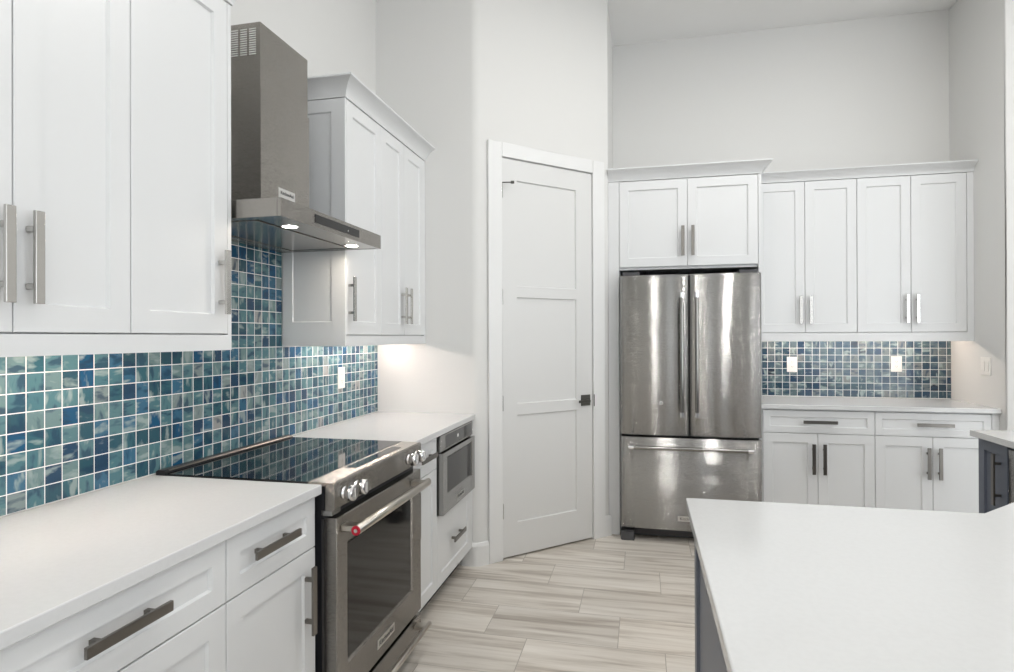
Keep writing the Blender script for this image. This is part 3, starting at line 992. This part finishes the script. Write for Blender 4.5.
# ------------------------------------------------------------------ outlets and switch
def outlet(fr, u, z, w, label, wid=0.073, hgt=0.116, kind='outlet'):
    t = thing('wall_outlet' if kind == 'outlet' else 'light_switch', label, 'outlet' if kind == 'outlet' else 'light switch', fr.p(u, w, z - hgt / 2))
    MB(fr).box(u - wid / 2, u + wid / 2, w + 0.0003, w + 0.006, z - hgt / 2, z + hgt / 2, 0.002).build('cover_plate', WHITEP, t)
    if kind == 'outlet':
        r = MB(fr).box(u - 0.017, u + 0.017, w + 0.0061, w + 0.0085, z - 0.033, z + 0.033, 0.001).build('receptacle', WHITEP, t)
        for dz in (-0.018, 0.018):
            s = MB(fr)
            for du in (-0.006, 0.006):
                s.box(u + du - 0.001, u + du + 0.001, w + 0.0086, w + 0.0090, z + dz - 0.002, z + dz + 0.006)
            s.tube((u, w + 0.0086, z + dz - 0.008), (u, w + 0.0090, z + dz - 0.008), 0.002, 10)
            s.build('socket_slots', SLOT, r)
    else:
        for du in (-0.023, 0.023):
            MB(fr).box(u + du - 0.017, u + du + 0.017, w + 0.0061, w + 0.0095, z - 0.033, z + 0.033, 0.0015).build('rocker', WHITEP, t)
outlet(LEFT, 3.002, 1.155, 0.008, 'white outlet on the mosaic right of the range')
outlet(BACK, 2.742, 1.159, 0.008, 'white outlet on the blue grey mosaic nearest the refrigerator')
outlet(BACK, 3.459, 1.166, 0.008, 'white outlet on the blue grey mosaic nearest the right wall')
outlet(RIGHT, 4.518, 1.175, 0.0, 'white light switch plate on the right wall beside the counter', 0.116, 0.118, 'switch')

# ------------------------------------------------------------------ island
t = thing('island_cabinet', 'blue grey island base under the large white countertop, end panel facing the range', 'cabinet', (2.6, 1.3, 0))
poly = [(1.7775, 0.46), (1.7775, 1.748), (2.476, 1.748), (3.214, 2.486), (3.84, 2.486), (3.84, 0.46)]
MB().prism(poly, 0.10, 0.8825).build('body', GREY, t)
MB().prism([(1.86, 0.52), (1.86, 1.68), (2.44, 1.68), (3.20, 2.44), (3.78, 2.44), (3.78, 0.52)], 0.0, 0.0995).build('toe_kick', DARK, t)
sidef = Frame((1.7770, 0), (0, 1), (-1, 0))
MB(sidef).panel(0.46, 1.748, 0.002, 0.8825, 0.0, 0.014, [(0.52, 1.690, 0.10, 0.82)], 0.008).build('end_panel', GREY, t)
backf = Frame((0, 1.7485), (1, 0), (0, 1))
b = MB(backf)
for a, c in ((1.80, 2.135), (2.138, 2.472)):
    b.shaker(a, c, 0.117, 0.876, 0.0005, 0.019, 0.06)
b.build('door', GREY, t)
dg = Frame((2.476, 1.748), (1, 1), (-1, 1))
for a, c in ((0.03, 0.52), (0.523, 1.01)):
    MB(dg).shaker(a, c, 0.117, 0.876, 0.0005, 0.019, 0.06).build('door', GREY, t)
counter([(1.743, 0.42), (1.743, 1.783), (2.487, 1.783), (3.187, 2.483), (3.187, 3.371), (3.87, 3.371), (3.87, 0.42)],
        'large angled white quartz island countertop in the foreground')

t = thing('base_cabinet', 'narrow blue grey cabinet with a bar handle at the far end of the island', 'cabinet', (3.5, 3.225, 0))
LD = 3.80 - 3.232             # carcass depth; front reaches X 3.212
MB(LEG).box(3.106, 3.345, 0.0, LD, 0.10, 0.8825).build('body', GREY, t)
MB(LEG).box(3.106, 3.345, 0.0, LD - 0.06, 0.0, 0.0995).build('toe_kick', DARK, t)
d = MB(LEG).shaker(3.108, 3.345, 0.103, 0.880, LD + 0.0005, LD + 0.020, 0.05).build('door', GREY, t)
vhandle(LEG, d, 3.160, 0.60, 0.835, LD + 0.020, PEWTER)
t = thing('dishwasher', 'stainless dishwasher with a recessed pocket handle, built into the island', 'dishwasher', (3.5, 2.80, 0))
MB(LEG).box(2.496, 3.102, 0.0, LD - 0.01, 0.02, 0.876).build('body', BLACK, t)
b = MB(LEG)
b.panel(2.497, 3.102, 0.115, 0.866, LD - 0.009, LD + 0.018, [(2.55, 3.05, 0.755, 0.810)], 0.022, 0.004)
dw = b.build('door', STEEL, t)
MB(LEG).box(2.556, 3.044, LD - 0.0035, LD + 0.0005, 0.765, 0.805).build('pocket_handle', BLACK, dw)
